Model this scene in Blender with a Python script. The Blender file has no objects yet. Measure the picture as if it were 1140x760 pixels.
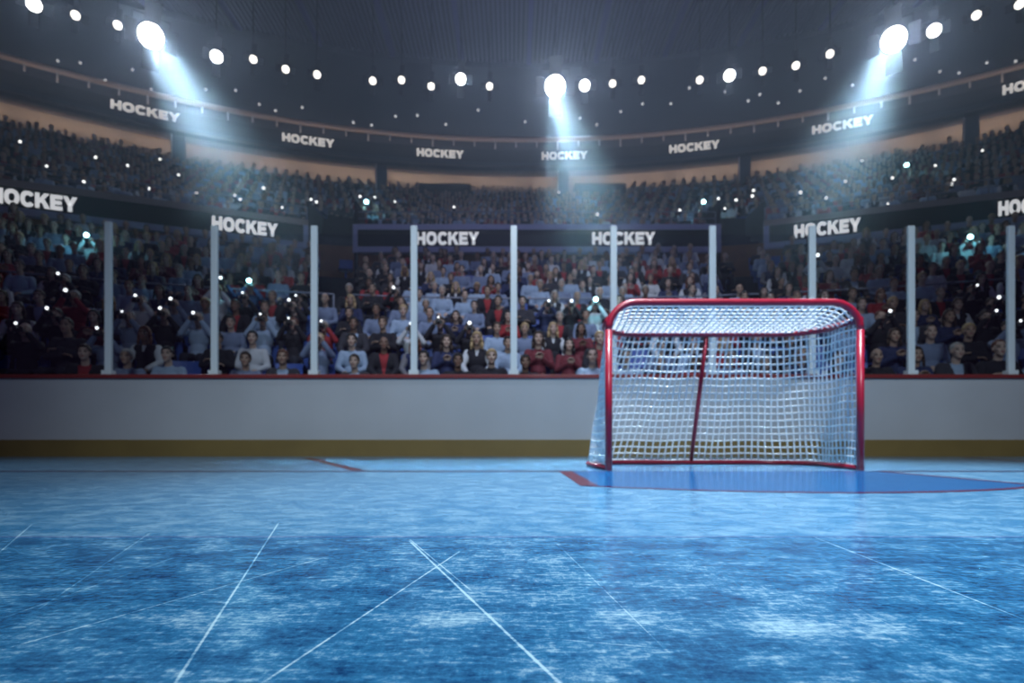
import bpy, bmesh, math, random
import numpy as np
from mathutils import Vector, Matrix, Euler
random.seed(7)
sc = bpy.context.scene
COL = sc.collection
PI = math.pi
F, HZ, CX0, EYE = 640.0, 489.0, 570.0, 0.225      # focal length in px, horizon row, centre column, eye height
def lerp(a, b, t): return a + (b - a) * t
def ground(px, py):
    Y = EYE * F / (py - HZ)
    return ((px - CX0) / F * Y, Y)
def at(px, py, Y): return Vector(((px - CX0) / F * Y, Y, EYE + (HZ - py) / F * Y))
def proj(p): return (CX0 + F * p[0] / p[1], HZ - F * (p[2] - EYE) / p[1])
RX = 0.8
def on_ring(px, cy, R):                            # where the column px meets the circle
    k = (px - CX0) / F
    a = k * k + 1; b = -2 * (k * RX + cy); c = RX * RX + cy * cy - R * R
    return (-b + math.sqrt(b * b - 4 * a * c)) / (2 * a)
def ordinal(n):
    w = ['zeroth', 'first', 'second', 'third', 'fourth', 'fifth', 'sixth', 'seventh', 'eighth', 'ninth', 'tenth', 'eleventh', 'twelfth']
    if n < len(w): return w[n]
    s = 'th' if 10 <= n % 100 <= 20 else {1: 'st', 2: 'nd', 3: 'rd'}.get(n % 10, 'th')
    return '%d%s' % (n, s)

# ------------------------------------------------------------------ mesh helpers
class MB:
    def __init__(s): s.v = []; s.f = []; s.m = []; s.sm = []
    def add(s, vs, fs, m=0, smooth=False):
        o = len(s.v); s.v += [tuple(p) for p in vs]
        for f in fs: s.f.append(tuple(i + o for i in f)); s.m.append(m); s.sm.append(smooth)
    def box(s, c, d, M=None, m=0):
        x, y, z = d[0] / 2, d[1] / 2, d[2] / 2
        vs = [Vector((i, j, k)) for i in (-x, x) for j in (-y, y) for k in (-z, z)]
        if M is not None: vs = [M @ p for p in vs]
        c = Vector(c)
        s.add([p + c for p in vs], [(0, 1, 3, 2), (4, 6, 7, 5), (0, 4, 5, 1), (2, 3, 7, 6), (0, 2, 6, 4), (1, 5, 7, 3)], m)
    def tube(s, pts, r, n=8, closed=False, m=0, smooth=True):
        pts = [Vector(p) for p in pts]; N = len(pts); vs = []
        rr = r if isinstance(r, (list, tuple)) else [r] * N
        up = None
        for i, p in enumerate(pts):
            if closed: t = pts[(i + 1) % N] - pts[i - 1]
            else: t = pts[min(i + 1, N - 1)] - pts[max(i - 1, 0)]
            t.normalize()
            if up is None:
                up = Vector((0, 0, 1)) if abs(t.z) < .9 else Vector((1, 0, 0))
            a = t.cross(up).normalized(); b = a.cross(t).normalized(); up = b
            for k in range(n):
                q = 2 * PI * (k + .5) / n
                vs.append(p + (a * math.cos(q) + b * math.sin(q)) * rr[i])
        fs = []
        for i in range(N if closed else N - 1):
            j = (i + 1) % N
            for k in range(n):
                l = (k + 1) % n
                fs.append((i * n + k, i * n + l, j * n + l, j * n + k))
        s.add(vs, fs, m, smooth)
        if not closed:
            o = len(s.v) - len(vs)
            s.f.append(tuple(o + k for k in range(n))[::-1]); s.m.append(m); s.sm.append(False)
            s.f.append(tuple(o + (N - 1) * n + k for k in range(n))); s.m.append(m); s.sm.append(False)
    def lathe(s, prof, n=20, M=None, m=0, smooth=True):     # (r, y) profile round the Y axis
        vs = []
        for r, y in prof:
            for k in range(n):
                q = 2 * PI * k / n; vs.append(Vector((r * math.cos(q), y, r * math.sin(q))))
        if M is not None: vs = [M @ p for p in vs]
        fs = [(i * n + k, i * n + (k + 1) % n, (i + 1) * n + (k + 1) % n, (i + 1) * n + k) for i in range(len(prof) - 1) for k in range(n)]
        s.add(vs, fs, m, smooth)
    def prism(s, poly, z0, z1, m=0):                         # polygon in xy, extruded in z
        n = len(poly)
        vs = [(x, y, z0) for x, y in poly] + [(x, y, z1) for x, y in poly]
        fs = [tuple(range(n))[::-1], tuple(range(n, 2 * n))] + [(i, (i + 1) % n, n + (i + 1) % n, n + i) for i in range(n)]
        s.add(vs, fs, m)
    def sweep(s, curves, closed_profile=True, m=0, smooth=False):
        """curves: list of polylines of equal length, one for each profile corner"""
        K = len(curves); N = len(curves[0])
        vs = [p for c in curves for p in c]; fs = []
        for k in range(K if closed_profile else K - 1):
            l = (k + 1) % K
            for i in range(N - 1): fs.append((k * N + i, k * N + i + 1, l * N + i + 1, l * N + i))
        s.add(vs, fs, m, smooth)
        if closed_profile and K > 2:
            o = len(s.v) - len(vs)
            s.f.append(tuple(o + k * N for k in range(K))); s.m.append(m); s.sm.append(False)
            s.f.append(tuple(o + k * N + N - 1 for k in range(K))[::-1]); s.m.append(m); s.sm.append(False)
    def mesh(s, name, mats):
        me = bpy.data.meshes.new(name); me.from_pydata(s.v, [], s.f)
        for mt in (mats if isinstance(mats, (list, tuple)) else [mats]): me.materials.append(mt)
        me.polygons.foreach_set('material_index', s.m); me.polygons.foreach_set('use_smooth', s.sm)
        bm = bmesh.new(); bm.from_mesh(me); bmesh.ops.recalc_face_normals(bm, faces=bm.faces); bm.to_mesh(me); bm.free()
        me.update(); return me
    def build(s, name, mats, parent=None, bevel=0, loc=None):
        o = bpy.data.objects.new(name, s.mesh(name, mats)); COL.objects.link(o)
        if parent is not None: o.parent = parent
        if loc is not None: o.location = loc
        if bevel:
            b = o.modifiers.new('bevel', 'BEVEL'); b.width = bevel; b.segments = 2; b.limit_method = 'ANGLE'
        return o
def tag(o, label=None, cat=None, group=None, kind=None):
    if label: o['label'] = label
    if cat: o['category'] = cat
    if group: o['group'] = group
    if kind: o['kind'] = kind
    return o
def empty(name, loc=(0, 0, 0), rz=0):
    o = bpy.data.objects.new(name, None); COL.objects.link(o); o.location = loc; o.rotation_euler = (0, 0, rz); o.empty_display_size = .1
    return o
def copy_tree(o, parent=None):
    c = o.copy(); COL.objects.link(c)
    if parent is not None: c.parent = parent
    for ch in o.children: copy_tree(ch, c)
    return c

# ------------------------------------------------------------------ materials
def mat(name, col, rough=.6, spec=.4, metal=0, emit=None, estr=1, noise=None):
    m = bpy.data.materials.new(name); m.use_nodes = True
    b = m.node_tree.nodes['Principled BSDF']
    b.inputs['Base Color'].default_value = (*col, 1); b.inputs['Roughness'].default_value = rough
    b.inputs['Specular IOR Level'].default_value = spec; b.inputs['Metallic'].default_value = metal
    if emit: b.inputs['Emission Color'].default_value = (*emit, 1); b.inputs['Emission Strength'].default_value = estr
    if noise:
        sc_, amt = noise; nt = m.node_tree
        g = nt.nodes.new('ShaderNodeNewGeometry'); t = nt.nodes.new('ShaderNodeTexNoise'); t.inputs['Scale'].default_value = sc_; t.inputs['Detail'].default_value = 5
        r = nt.nodes.new('ShaderNodeMapRange'); r.inputs['From Min'].default_value = .3; r.inputs['From Max'].default_value = .7
        r.inputs['To Min'].default_value = 1 - amt; r.inputs['To Max'].default_value = 1 + amt
        h = nt.nodes.new('ShaderNodeHueSaturation'); h.inputs['Color'].default_value = (*col, 1)
        L = nt.links
        L.new(g.outputs['Position'], t.inputs['Vector']); L.new(t.outputs[0], r.inputs['Value']); L.new(r.outputs[0], h.inputs['Value']); L.new(h.outputs[0], b.inputs['Base Color'])
    return m
M = {
 'board': mat('board white plastic', (.44, .46, .48), .35, .4, noise=(1.2, .05)),
 'cap': mat('red cap rail', (.20, .025, .025), .4),
 'kick': mat('yellow kick plate', (.20, .14, .045), .5, noise=(2, .08)),
 'post': mat('stanchion paint', (.66, .74, .76), .35, .5),
 'red': mat('red goal paint', (.27, .008, .028), .3, .5, noise=(12, .08)),
 'cord': mat('white net cord', (.95, .96, .97), .8),
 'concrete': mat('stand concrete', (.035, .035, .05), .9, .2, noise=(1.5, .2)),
 'dark': mat('dark tunnel paint', (.022, .02, .03), .8, .2),
 'soffit': mat('soffit panel', (.045, .05, .075), .7, .3, noise=(.5, .15)),
 'ceiling': mat('ceiling deck', (.035, .035, .055), .7, .3),
 'rib': mat('ceiling rib', (.17, .16, .25), .6, .3),
 'beam': mat('purple ceiling beam', (.12, .10, .30), .6, .3),
 'beige': mat('beige wall plaster', (.40, .31, .25), .8, .2, noise=(.8, .1)),
 'pipe': mat('copper brown pipe', (.62, .46, .38), .45, .5),
 'stub': mat('pale hanger', (.75, .72, .70), .5),
 'fascia': mat('grey blue fascia frame', (.40, .43, .60), .6),
 'taupe': mat('taupe parapet', (.34, .26, .25), .7),
 'panel': mat('black sign panel', (.006, .006, .010), .45, .3),
 'band': mat('dark fascia band', (.05, .05, .07), .6),
 'brownband': mat('brown soffit band', (.17, .13, .125), .7),
 'letter': mat('lit white lettering', (.7, .7, .7), .5, .3, emit=(.78, .80, .84), estr=.72),
 'wood': mat('orange wood panelling', (.22, .10, .035), .6, noise=(3, .2)),
 'rail': mat('grey steel rail', (.20, .22, .30), .4, .5),
 'pillar': mat('slate pillar', (.09, .09, .13), .7),
 'seat': mat('blue seat plastic', (.035, .085, .34), .45, .4),
 'seatmetal': mat('seat bracket steel', (.05, .05, .07), .5),
 'can': mat('black lamp housing', (.012, .013, .018), .5, .3),
 'lens': mat('lit lamp glass', (.9, .9, .9), .3, emit=(1, .97, .93), estr=3.0),
 'lens_mid': mat('bright lamp glass', (.9, .9, .9), .3, emit=(.93, .97, 1), estr=10),
 'lens_big': mat('blazing flood glass', (.9, .9, .9), .3, emit=(.90, .97, 1), estr=30),
 'camera': mat('black camera body', (.015, .015, .018), .4),
 'flash': mat('firing white flash', (.9, .9, .9), .3, emit=(.95, .97, 1), estr=2.2),
 'flash_teal': mat('firing cyan flash', (.7, .95, 1), .3, emit=(.45, .92, 1), estr=14),
 'bulb': mat('small ceiling bulb', (.9, .9, .9), .3, emit=(.85, .9, 1), estr=.75),
 'eye': mat('eye dark', (.02, .015, .012), .3),
 'lip': mat('lip', (.30, .10, .09), .5),
}
SKIN = [mat('skin light', (.50, .36, .29), .55), mat('skin tan', (.40, .27, .20), .55), mat('skin brown', (.22, .13, .09), .55)]
CLOTH = {'pale blue': mat('pale blue cotton', (.30, .40, .55), .8), 'grey blue': mat('grey blue cotton', (.17, .22, .34), .8),
 'white': mat('white cotton', (.55, .58, .62), .8), 'black': mat('black cloth', (.014, .014, .02), .85),
 'charcoal': mat('charcoal cloth', (.035, .035, .045), .85), 'red': mat('red cloth', (.30, .025, .03), .8),
 'maroon': mat('maroon cloth', (.14, .02, .03), .8), 'navy': mat('navy cloth', (.02, .03, .09), .8), 'grey': mat('grey cloth', (.16, .16, .18), .8),
 'trouser': mat('dark trouser cloth', (.02, .022, .035), .85)}
HAIRM = {'dark brown': mat('dark brown hair', (.035, .02, .012), .6), 'black': mat('black hair', (.01, .009, .01), .5), 'grey': mat('grey hair', (.34, .33, .32), .6),
 'blond': mat('blond hair', (.42, .30, .15), .55), 'auburn': mat('auburn hair', (.12, .04, .02), .55)}

# ---- ice: a node group shared by the bare ice and the painted marks
def noise_node(nt, vec, scale, detail=6, rough=.6, sx=1, sy=1, rot=0, off=(0, 0, 0)):
    mp = nt.nodes.new('ShaderNodeMapping'); mp.inputs['Scale'].default_value = (sx, sy, 1); mp.inputs['Rotation'].default_value = (0, 0, rot); mp.inputs['Location'].default_value = off
    nt.links.new(vec, mp.inputs['Vector'])
    t = nt.nodes.new('ShaderNodeTexNoise'); t.inputs['Scale'].default_value = scale; t.inputs['Detail'].default_value = detail; t.inputs['Roughness'].default_value = rough
    nt.links.new(mp.outputs[0], t.inputs['Vector']); return t.outputs[0]
def mth(nt, op, a, b=None, clamp=False):
    n = nt.nodes.new('ShaderNodeMath'); n.operation = op; n.use_clamp = clamp
    for i, x in enumerate((a, b)):
        if x is None: continue
        if isinstance(x, (int, float)): n.inputs[i].default_value = x
        else: nt.links.new(x, n.inputs[i])
    return n.outputs[0]
def ramp(nt, x, a, b, c=0, d=1, smooth=True):
    n = nt.nodes.new('ShaderNodeMapRange'); n.interpolation_type = 'SMOOTHSTEP' if smooth else 'LINEAR'
    n.inputs['From Min'].default_value = a; n.inputs['From Max'].default_value = b; n.inputs['To Min'].default_value = c; n.inputs['To Max'].default_value = d
    nt.links.new(x, n.inputs['Value']); return n.outputs[0]
SCRATCH = [((310, 582), (195, 760), 2.6, .8), ((9, 721), (362, 620), 2.0, .8), ((0, 689), (192, 621), 1.6, .6), ((0, 614), (35, 584), 2.2, .6), ((40, 680), (167, 593), 1.6, .5),
 ((295, 758), (511, 614), 2.6, .9), ((456, 602), (621, 758), 3.2, 1.0), ((456, 600), (522, 655), 2.0, .8), ((618, 603), (735, 717), 1.6, .45), ((522, 703), (735, 721), 1.2, .5),
 ((905, 597), (1140, 689), 2.4, .9), ((985, 632), (1060, 656), 1.4, .7), ((536, 659), (682, 646), 1.2, .45), ((900, 650), (1000, 700), 1.2, .35)]
def ice_group():
    g = bpy.data.node_groups.new('ice frost', 'ShaderNodeTree')
    g.interface.new_socket('Frost', in_out='OUTPUT', socket_type='NodeSocketFloat'); g.interface.new_socket('Grain', in_out='OUTPUT', socket_type='NodeSocketFloat')
    g.interface.new_socket('Deep', in_out='OUTPUT', socket_type='NodeSocketFloat')
    out = g.nodes.new('NodeGroupOutput'); geo = g.nodes.new('ShaderNodeNewGeometry'); P = geo.outputs['Position']
    big = noise_node(g, P, 1.5, 3, .5); mid = noise_node(g, P, 9, 9, .72, 1, 1.3, .2, (3, 1, 0))
    fine = noise_node(g, P, 80, 9, .78, .8, 1.3, -.12); streak = noise_node(g, P, 52, 7, .68, 3, .7, .35, (5, 2, 0)); streak2 = noise_node(g, P, 34, 7, .70, .5, 2.6, -.2, (1, 8, 0))
    a = mth(g, 'ADD', mth(g, 'MULTIPLY', ramp(g, big, .3, .7), .14), mth(g, 'MULTIPLY', ramp(g, mid, .35, .66), .58))
    b = mth(g, 'ADD', mth(g, 'MULTIPLY', ramp(g, fine, .40, .64), .40), mth(g, 'MULTIPLY', ramp(g, streak, .46, .70), .20))
    b = mth(g, 'ADD', b, mth(g, 'MULTIPLY', ramp(g, streak2, .46, .68), .34))
    sp = g.nodes.new('ShaderNodeSeparateXYZ'); g.links.new(P, sp.inputs[0]); X, Y = sp.outputs[0], sp.outputs[1]
    fro = mth(g, 'ADD', a, b)
    # pale pools of reflected lamplight painted into the frost colour
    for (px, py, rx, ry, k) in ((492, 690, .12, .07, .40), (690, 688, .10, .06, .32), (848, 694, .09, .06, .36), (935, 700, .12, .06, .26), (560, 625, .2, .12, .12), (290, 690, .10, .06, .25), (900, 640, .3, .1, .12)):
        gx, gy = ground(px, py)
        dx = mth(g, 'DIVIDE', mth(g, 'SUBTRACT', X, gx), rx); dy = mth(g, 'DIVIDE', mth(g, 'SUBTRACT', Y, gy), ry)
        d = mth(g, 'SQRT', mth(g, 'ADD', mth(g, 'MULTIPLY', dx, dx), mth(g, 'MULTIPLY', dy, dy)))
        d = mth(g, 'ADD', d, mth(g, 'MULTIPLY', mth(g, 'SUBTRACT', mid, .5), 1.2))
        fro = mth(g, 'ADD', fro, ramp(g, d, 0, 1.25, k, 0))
    # cleaner, bluer ice on the near side of the faint line
    near = ramp(g, Y, 1.27, 1.36, 0, 1); fro = mth(g, 'ADD', mth(g, 'MULTIPLY', fro, mth(g, 'SUBTRACT', 1.0, mth(g, 'MULTIPLY', near, .56))), mth(g, 'MULTIPLY', near, .57))
    tot = None
    for (A, B, w, k) in SCRATCH:
        ax, ay = ground(*A); bx, by = ground(*B); L = math.hypot(bx - ax, by - ay); ux, uy = (bx - ax) / L, (by - ay) / L
        wy = w * .00055
        dx = mth(g, 'SUBTRACT', X, ax); dy = mth(g, 'SUBTRACT', Y, ay)
        t = mth(g, 'ADD', mth(g, 'MULTIPLY', dx, ux), mth(g, 'MULTIPLY', dy, uy))
        dd = mth(g, 'ABSOLUTE', mth(g, 'SUBTRACT', mth(g, 'MULTIPLY', dx, uy), mth(g, 'MULTIPLY', dy, ux)))
        mk = mth(g, 'MULTIPLY', ramp(g, dd, wy * .5, wy * 1.6, k, 0), mth(g, 'MULTIPLY', ramp(g, t, -.02, .03), ramp(g, t, L - .03, L + .03, 1, 0)))
        tot = mk if tot is None else mth(g, 'MAXIMUM', tot, mk)
    fro = mth(g, 'ADD', fro, mth(g, 'MULTIPLY', tot, mth(g, 'MULTIPLY', ramp(g, mid, .3, .7, .75, 1.2), mth(g, 'ADD', fine, .25))))
    g.links.new(fro, out.inputs['Frost']); g.links.new(mth(g, 'ADD', fine, mth(g, 'MULTIPLY', streak, .6)), out.inputs['Grain']); g.links.new(ramp(g, big, .3, .7), out.inputs['Deep'])
    return g
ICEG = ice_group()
def ice_mat(name, deep, midc, frost, lo=.15, hi=1.35, r0=.06, r1=.20, spec=.30):
    m = bpy.data.materials.new(name); m.use_nodes = True; nt = m.node_tree; b = nt.nodes['Principled BSDF']
    gr = nt.nodes.new('ShaderNodeGroup'); gr.node_tree = ICEG
    f = ramp(nt, gr.outputs['Frost'], lo, hi, 0, 1, False)
    cr = nt.nodes.new('ShaderNodeValToRGB'); e = cr.color_ramp.elements
    e[0].position = 0; e[0].color = (*deep, 1); e[1].position = 1; e[1].color = (*frost, 1)
    q = cr.color_ramp.elements.new(.5); q.color = (*midc, 1)
    nt.links.new(f, cr.inputs[0]); nt.links.new(cr.outputs[0], b.inputs['Base Color'])
    nt.links.new(ramp(nt, gr.outputs['Frost'], .2, 1.3, r0, r1), b.inputs['Roughness'])
    b.inputs['IOR'].default_value = 1.31; b.inputs['Specular IOR Level'].default_value = spec
    bp = nt.nodes.new('ShaderNodeBump'); bp.inputs['Strength'].default_value = .14; bp.inputs['Distance'].default_value = .002
    nt.links.new(gr.outputs['Grain'], bp.inputs['Height']); nt.links.new(bp.outputs[0], b.inputs['Normal'])
    return m
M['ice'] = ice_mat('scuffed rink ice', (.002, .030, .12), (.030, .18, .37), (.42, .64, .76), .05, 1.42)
M['crease'] = ice_mat('blue painted ice', (.0, .05, .20), (.0, .105, .30), (.0, .24, .46), .2, 1.9, .10, .16, .2)
M['redice'] = ice_mat('red painted ice', (.06, .0005, .016), (.10, .001, .026), (.15, .003, .045), .2, 1.9, .10, .16, .2)
M['lineice'] = ice_mat('dark painted goal line', (.01, .01, .04), (.03, .035, .09), (.07, .08, .15), .2, 1.5, .1, .2, .2)
M['faintice'] = ice_mat('faint reddish painted ice', (.02, .05, .17), (.08, .17, .36), (.40, .52, .66), .15, 1.4)

def glass_mat():
    m = bpy.data.materials.new('clear rink glass'); m.use_nodes = True; nt = m.node_tree; nt.nodes.clear()
    o = nt.nodes.new('ShaderNodeOutputMaterial'); t = nt.nodes.new('ShaderNodeBsdfTransparent'); t.inputs[0].default_value = (.94, .96, .97, 1)
    g = nt.nodes.new('ShaderNodeBsdfGlossy'); g.inputs['Roughness'].default_value = .05
    mx = nt.nodes.new('ShaderNodeMixShader'); mx.inputs[0].default_value = .03
    nt.links.new(t.outputs[0], mx.inputs[1]); nt.links.new(g.outputs[0], mx.inputs[2]); nt.links.new(mx.outputs[0], o.inputs['Surface'])
    return m
M['glass'] = glass_mat()

# ------------------------------------------------------------------ ice and its markings
b = MB(); b.prism([(-22, -14), (24, -14), (24, 7.62), (-22, 7.62)], -.05, 0)
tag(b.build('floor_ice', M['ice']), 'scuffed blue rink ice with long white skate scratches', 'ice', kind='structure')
GX, GY = 1.618, 4.18                                  # goal centre, goal-mouth distance
LY = 4.05                                             # goal line
x0, x1, yf, yc = .36, 2.56, 2.76, 2.40                # crease
arc = [(lerp(x0, x1, i / 24), yf - (yf - yc) * (1 - (2 * i / 24 - 1) ** 2)) for i in range(25)]
cr = empty('goal_crease', (GX, 3.2, 0))
def rel(poly): return [(x - GX, y - 3.2) for x, y in poly]
b = MB(); b.prism(rel([(x0, LY)] + arc + [(x1, LY)]), .0004, .001); b.build('crease_paint', M['crease'], cr)
b = MB(); w = .05
b.prism(rel([(x0 - .03, LY), (x0 + .06, LY), (x0 + .06, yf + .02), (x0 - .03, yf + .02)]), .0004, .0016)
for i in range(24):
    (ax, ay), (bx, by) = arc[i], arc[i + 1]
    b.prism(rel([(ax, ay), (ax, ay + w), (bx, by + w), (bx, by)]), .0004, .0016)
b.prism(rel([(x1, LY), (x1 + .05, LY), (x1 + .05, yf), (x1, yf)]), .0004, .0016)
o = b.build('crease_outline', M['redice'], cr); o['label'] = 'red painted outline'
tag(cr, 'blue painted goal crease outlined in red in front of the goal', 'goal crease')
def ice_line(name, pts, w, m, label):
    (ax, ay), (bx, by) = pts; d = Vector((bx - ax, by - ay)).normalized(); n = Vector((-d.y, d.x)) * w / 2
    b = MB(); b.prism([(ax - n.x, ay - n.y), (bx - n.x, by - n.y), (bx + n.x, by + n.y), (ax + n.x, ay + n.y)], .0002, .0008)
    return tag(b.build(name, m), label, 'ice marking')
ice_line('goal_line', ((-12, LY), (14, LY)), .15, M['lineice'], 'thin dark goal line painted across the ice under the goal')
ice_line('trapezoid_line', (ground(399, 523.4), ground(342, 509.6)), .10, M['redice'], 'short red line running to the boards left of the goal')
ice_line('trapezoid_line', (ground(1230, 520), (5.75, 7.3)), .09, M['redice'], 'dark slanting line on the ice right of the goal by the boards')
ice_line('rink_line', ((-9, 1.325), (9, 1.325)), .014, M['faintice'], 'faint purplish line across the ice in front of the goal crease')

# ------------------------------------------------------------------ boards, posts, glass
BY = 7.58
bd = empty('dasher_boards', (0, BY, 0))
b = MB(); b.box((1, .06, .625), (38, .10, .81)); b.build('board_panel', M['board'], bd)
b = MB(); b.box((1, .06, .11), (38, .13, .222)); b.build('kick_plate', M['kick'], bd)
b = MB(); b.box((1, .06, 1.055), (38, .17, .055)); b.build('cap_rail', M['cap'], bd, .01)
tag(bd, 'long white rink boards with red cap rail and yellow kick plate', 'rink boards')
SP = [121, 239, 350, 461, 572, 683, 793, 904, 1014, 1125]
SX = [(x - CX0) / F * (BY + .06) for x in SP]
for i, x in enumerate(SX):
    r = empty('glass_post', (x, BY + .06, 1.08))
    top = EYE + (HZ - (247 if i == 0 else 251.5)) / F * (BY + .06) - 1.08
    b = MB(); b.box((0, 0, top / 2), (.088, .05, top)); b.build('upright', M['post'], r, .008)
    b = MB(); b.box((0, 0, .03), (.13, .10, .06)); b.build('foot_bracket', M['post'], r)
    tag(r, 'pale steel post holding the rink glass on the boards, %s from the left' % ordinal(i + 1), 'glass post', 'posts between the rink glass panes')
edges = [SX[0] - 1.4] + SX + [SX[-1] + 1.32]
for i in range(len(edges) - 1):
    a, c = edges[i] + .05, edges[i + 1] - .05
    b = MB(); b.box(((a + c) / 2, BY + .06, 1.10 + .93), (c - a, .012, 1.84))
    tag(b.build('rink_glass', M['glass']), 'clear rink glass pane standing on the boards, %s from the left' % ordinal(i + 1), 'glass pane', 'clear panes above the boards')

# ------------------------------------------------------------------ the goal
gr = empty('hockey_goal', (GX, GY, 0))
HW, HT, RC = .915, 1.222, .20
tr = .026
def arcpts(c, r, a0, a1, n, plane): return [plane(c, r, lerp(a0, a1, i / n)) for i in range(n + 1)]
for s in (-1, 1):
    b = MB(); b.tube([(s * HW, 0, 0), (s * HW, 0, HT - RC)], tr, 12); b.build('post', M['red'], gr)
pts = [(-HW, 0, HT - RC)] + [(-HW + RC - RC * math.cos(a), 0, HT - RC + RC * math.sin(a)) for a in [PI / 2 * i / 8 for i in range(1, 9)]]
pts += [(-p[0], 0, p[2]) for p in pts[::-1]]
b = MB(); b.tube(pts, tr, 12); b.build('crossbar', M['red'], gr)
# horizontal outline of the back at height h: half width, depth
def back_curve(hw, hw2, depth, rc, n=10):
    """plan outline from the left post round the back to the right post"""
    L = [(-hw, 0.0)]
    L += [(-hw2 + rc - rc * math.cos(a), depth - rc + rc * math.sin(a)) for a in [PI / 2 * i / n for i in range(n + 1)]]
    return L + [(-x, y) for x, y in L[::-1]]
DT, DB = .60, 1.02
topc = back_curve(HW, HW - .02, DT, .34); botc = back_curve(HW, HW + .06, DB, .38)
b = MB(); b.tube([(x, y, 1.10) for x, y in topc], .026, 10); b.build('top_back_bar', M['red'], gr)
b = MB(); b.tube([(x, y, .020) for x, y in botc], .020, 10)
b.build('base_frame', M['red'], gr)
b = MB(); b.tube([(0, DT, 1.10), (0, lerp(DT, DB, .55), .5), (0, DB, .03)], .019, 10); b.build('centre_support', M['red'], gr)
# net: cords
def resample(poly, n):
    P = [Vector(p) for p in poly]; d = [0]
    for i in range(1, len(P)): d.append(d[-1] + (P[i] - P[i - 1]).length)
    out = []; j = 0
    for k in range(n):
        t = d[-1] * k / (n - 1)
        while j < len(P) - 2 and d[j + 1] < t: j += 1
        out.append(P[j].lerp(P[j + 1], (t - d[j]) / max(1e-9, d[j + 1] - d[j])))
    return out
NU, NV = 61, 19
tc = resample([(x, y, 0) for x, y in topc], NU); bc = resample([(x, y, 0) for x, y in botc], NU)
b = MB(); R_ = .0068
def netp(u, v):
    p = tc[u].lerp(bc[u], v); z = lerp(1.10, .04, v)
    q = u / (NU - 1); sag = .035 * math.sin(PI * v) * math.sin(PI * q)
    return (p.x + .006 * math.sin(9 * v + u), p.y + sag + .008 * math.sin(5 * q * 6 + 3 * v), z + .004 * math.sin(u * .7))
for u in range(NU): b.tube([netp(u, i / 12) for i in range(13)], R_, 5)
for v in range(NV): b.tube([netp(u, v / (NV - 1)) for u in range(NU)], R_, 5)
# top: from the crossbar back to the top bar
NT = 36
for k in range(NT):
    x = lerp(-HW + .03, HW - .03, k / (NT - 1)); ax = abs(x)
    zf = HT if ax < HW - RC else HT - RC + math.sqrt(max(0, RC ** 2 - (ax - HW + RC) ** 2))
    i = min(range(NU), key=lambda j: abs(tc[j].x - x) - (0 if tc[j].y > .25 else -.0))
    cand = [q for q in tc if abs(q.x - x) < .06] or [tc[i]]
    q = max(cand, key=lambda q: q.y); yb = q.y
    b.tube([(x, 0, zf - .01), (x * .995, yb * .5, lerp(zf, 1.10, .5) - .02), (x * .99, yb, 1.10)], R_, 5)
for k in range(1, 11):
    t = k / 11; y = DT * t
    def width(y):
        if y < DT - .34: return HW - .01
        return HW - .02 - .34 + math.sqrt(max(0, .34 ** 2 - (y - DT + .34) ** 2))
    wd = width(y); pp = []
    for i in range(21):
        x = lerp(-wd, wd, i / 20); ax = abs(x)
        zf = HT if ax < HW - RC else HT - RC + math.sqrt(max(0, RC ** 2 - (ax - HW + RC) ** 2))
        pp.append((x, y, lerp(max(zf, 1.08), 1.10, t) - .02 * math.sin(PI * t)))
    b.tube(pp, R_, 5)
o = b.build('net', M['cord'], gr); o['label'] = 'white knotted cord net'
tag(gr, 'red steel hockey goal with white net standing on the ice', 'goal')

# ------------------------------------------------------------------ stands: terraces
NL, NUP = 13, 14
def lower_row(i):
    Y = 9.6 + .95 * i; cy = lerp(-18, -12, i / 12); return cy, Y - cy, .25 + .46 * i
def upper_row(j):
    Y = 22.8 + .8 * j; cy = lerp(-11.5, -9, j / 13); return cy, Y - cy, 7.58 + .45 * j
def yat(cy, R, x): return cy + math.sqrt(R * R - (x - RX) ** 2)
def terrace(name, rows, f, fr, bk, xs, z_base, label):
    b = MB(); prof = []
    for i in range(rows):
        cy, R, z = f(i)
        z_prev = f(i - 1)[2] if i else z_base
        prof.append([(x, yat(cy, R, x) - fr, z_prev) for x in xs]); prof.append([(x, yat(cy, R, x) - fr, z) for x in xs])
    cy, R, z = f(rows - 1); prof.append([(x, yat(cy, R, x) + bk, z) for x in xs]); prof.append([(x, yat(cy, R, x) + bk, z_base - .3) for x in xs])
    cy, R, z = f(0); prof.append([(x, yat(cy, R, x) - fr, z_base - .3) for x in xs])
    b.sweep(prof, True)
    return tag(b.build(name, M['concrete']), label, 'terrace', kind='structure')
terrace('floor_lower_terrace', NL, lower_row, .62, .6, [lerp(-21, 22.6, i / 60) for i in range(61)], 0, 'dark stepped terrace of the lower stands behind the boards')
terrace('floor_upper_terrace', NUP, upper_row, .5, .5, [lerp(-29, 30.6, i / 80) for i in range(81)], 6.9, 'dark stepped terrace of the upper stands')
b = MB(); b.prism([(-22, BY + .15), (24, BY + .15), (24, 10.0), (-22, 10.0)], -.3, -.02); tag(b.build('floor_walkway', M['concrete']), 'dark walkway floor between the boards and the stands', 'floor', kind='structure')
# wall under the balcony, wood-clad
xs = [lerp(-21, 22.6, i / 60) for i in range(61)]
cyw, Rw = -12, 33.75
b = MB(); b.sweep([[(x, yat(cyw, Rw, x), 5.4) for x in xs], [(x, yat(cyw, Rw, x), 7.3) for x in xs], [(x, yat(cyw, Rw, x) + .15, 7.3) for x in xs], [(x, yat(cyw, Rw, x) + .15, 5.4) for x in xs]])
tag(b.build('wall_under_balcony', M['wood']), 'orange wood wall under the balcony at the top of the lower stands', 'wall', kind='structure')

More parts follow.
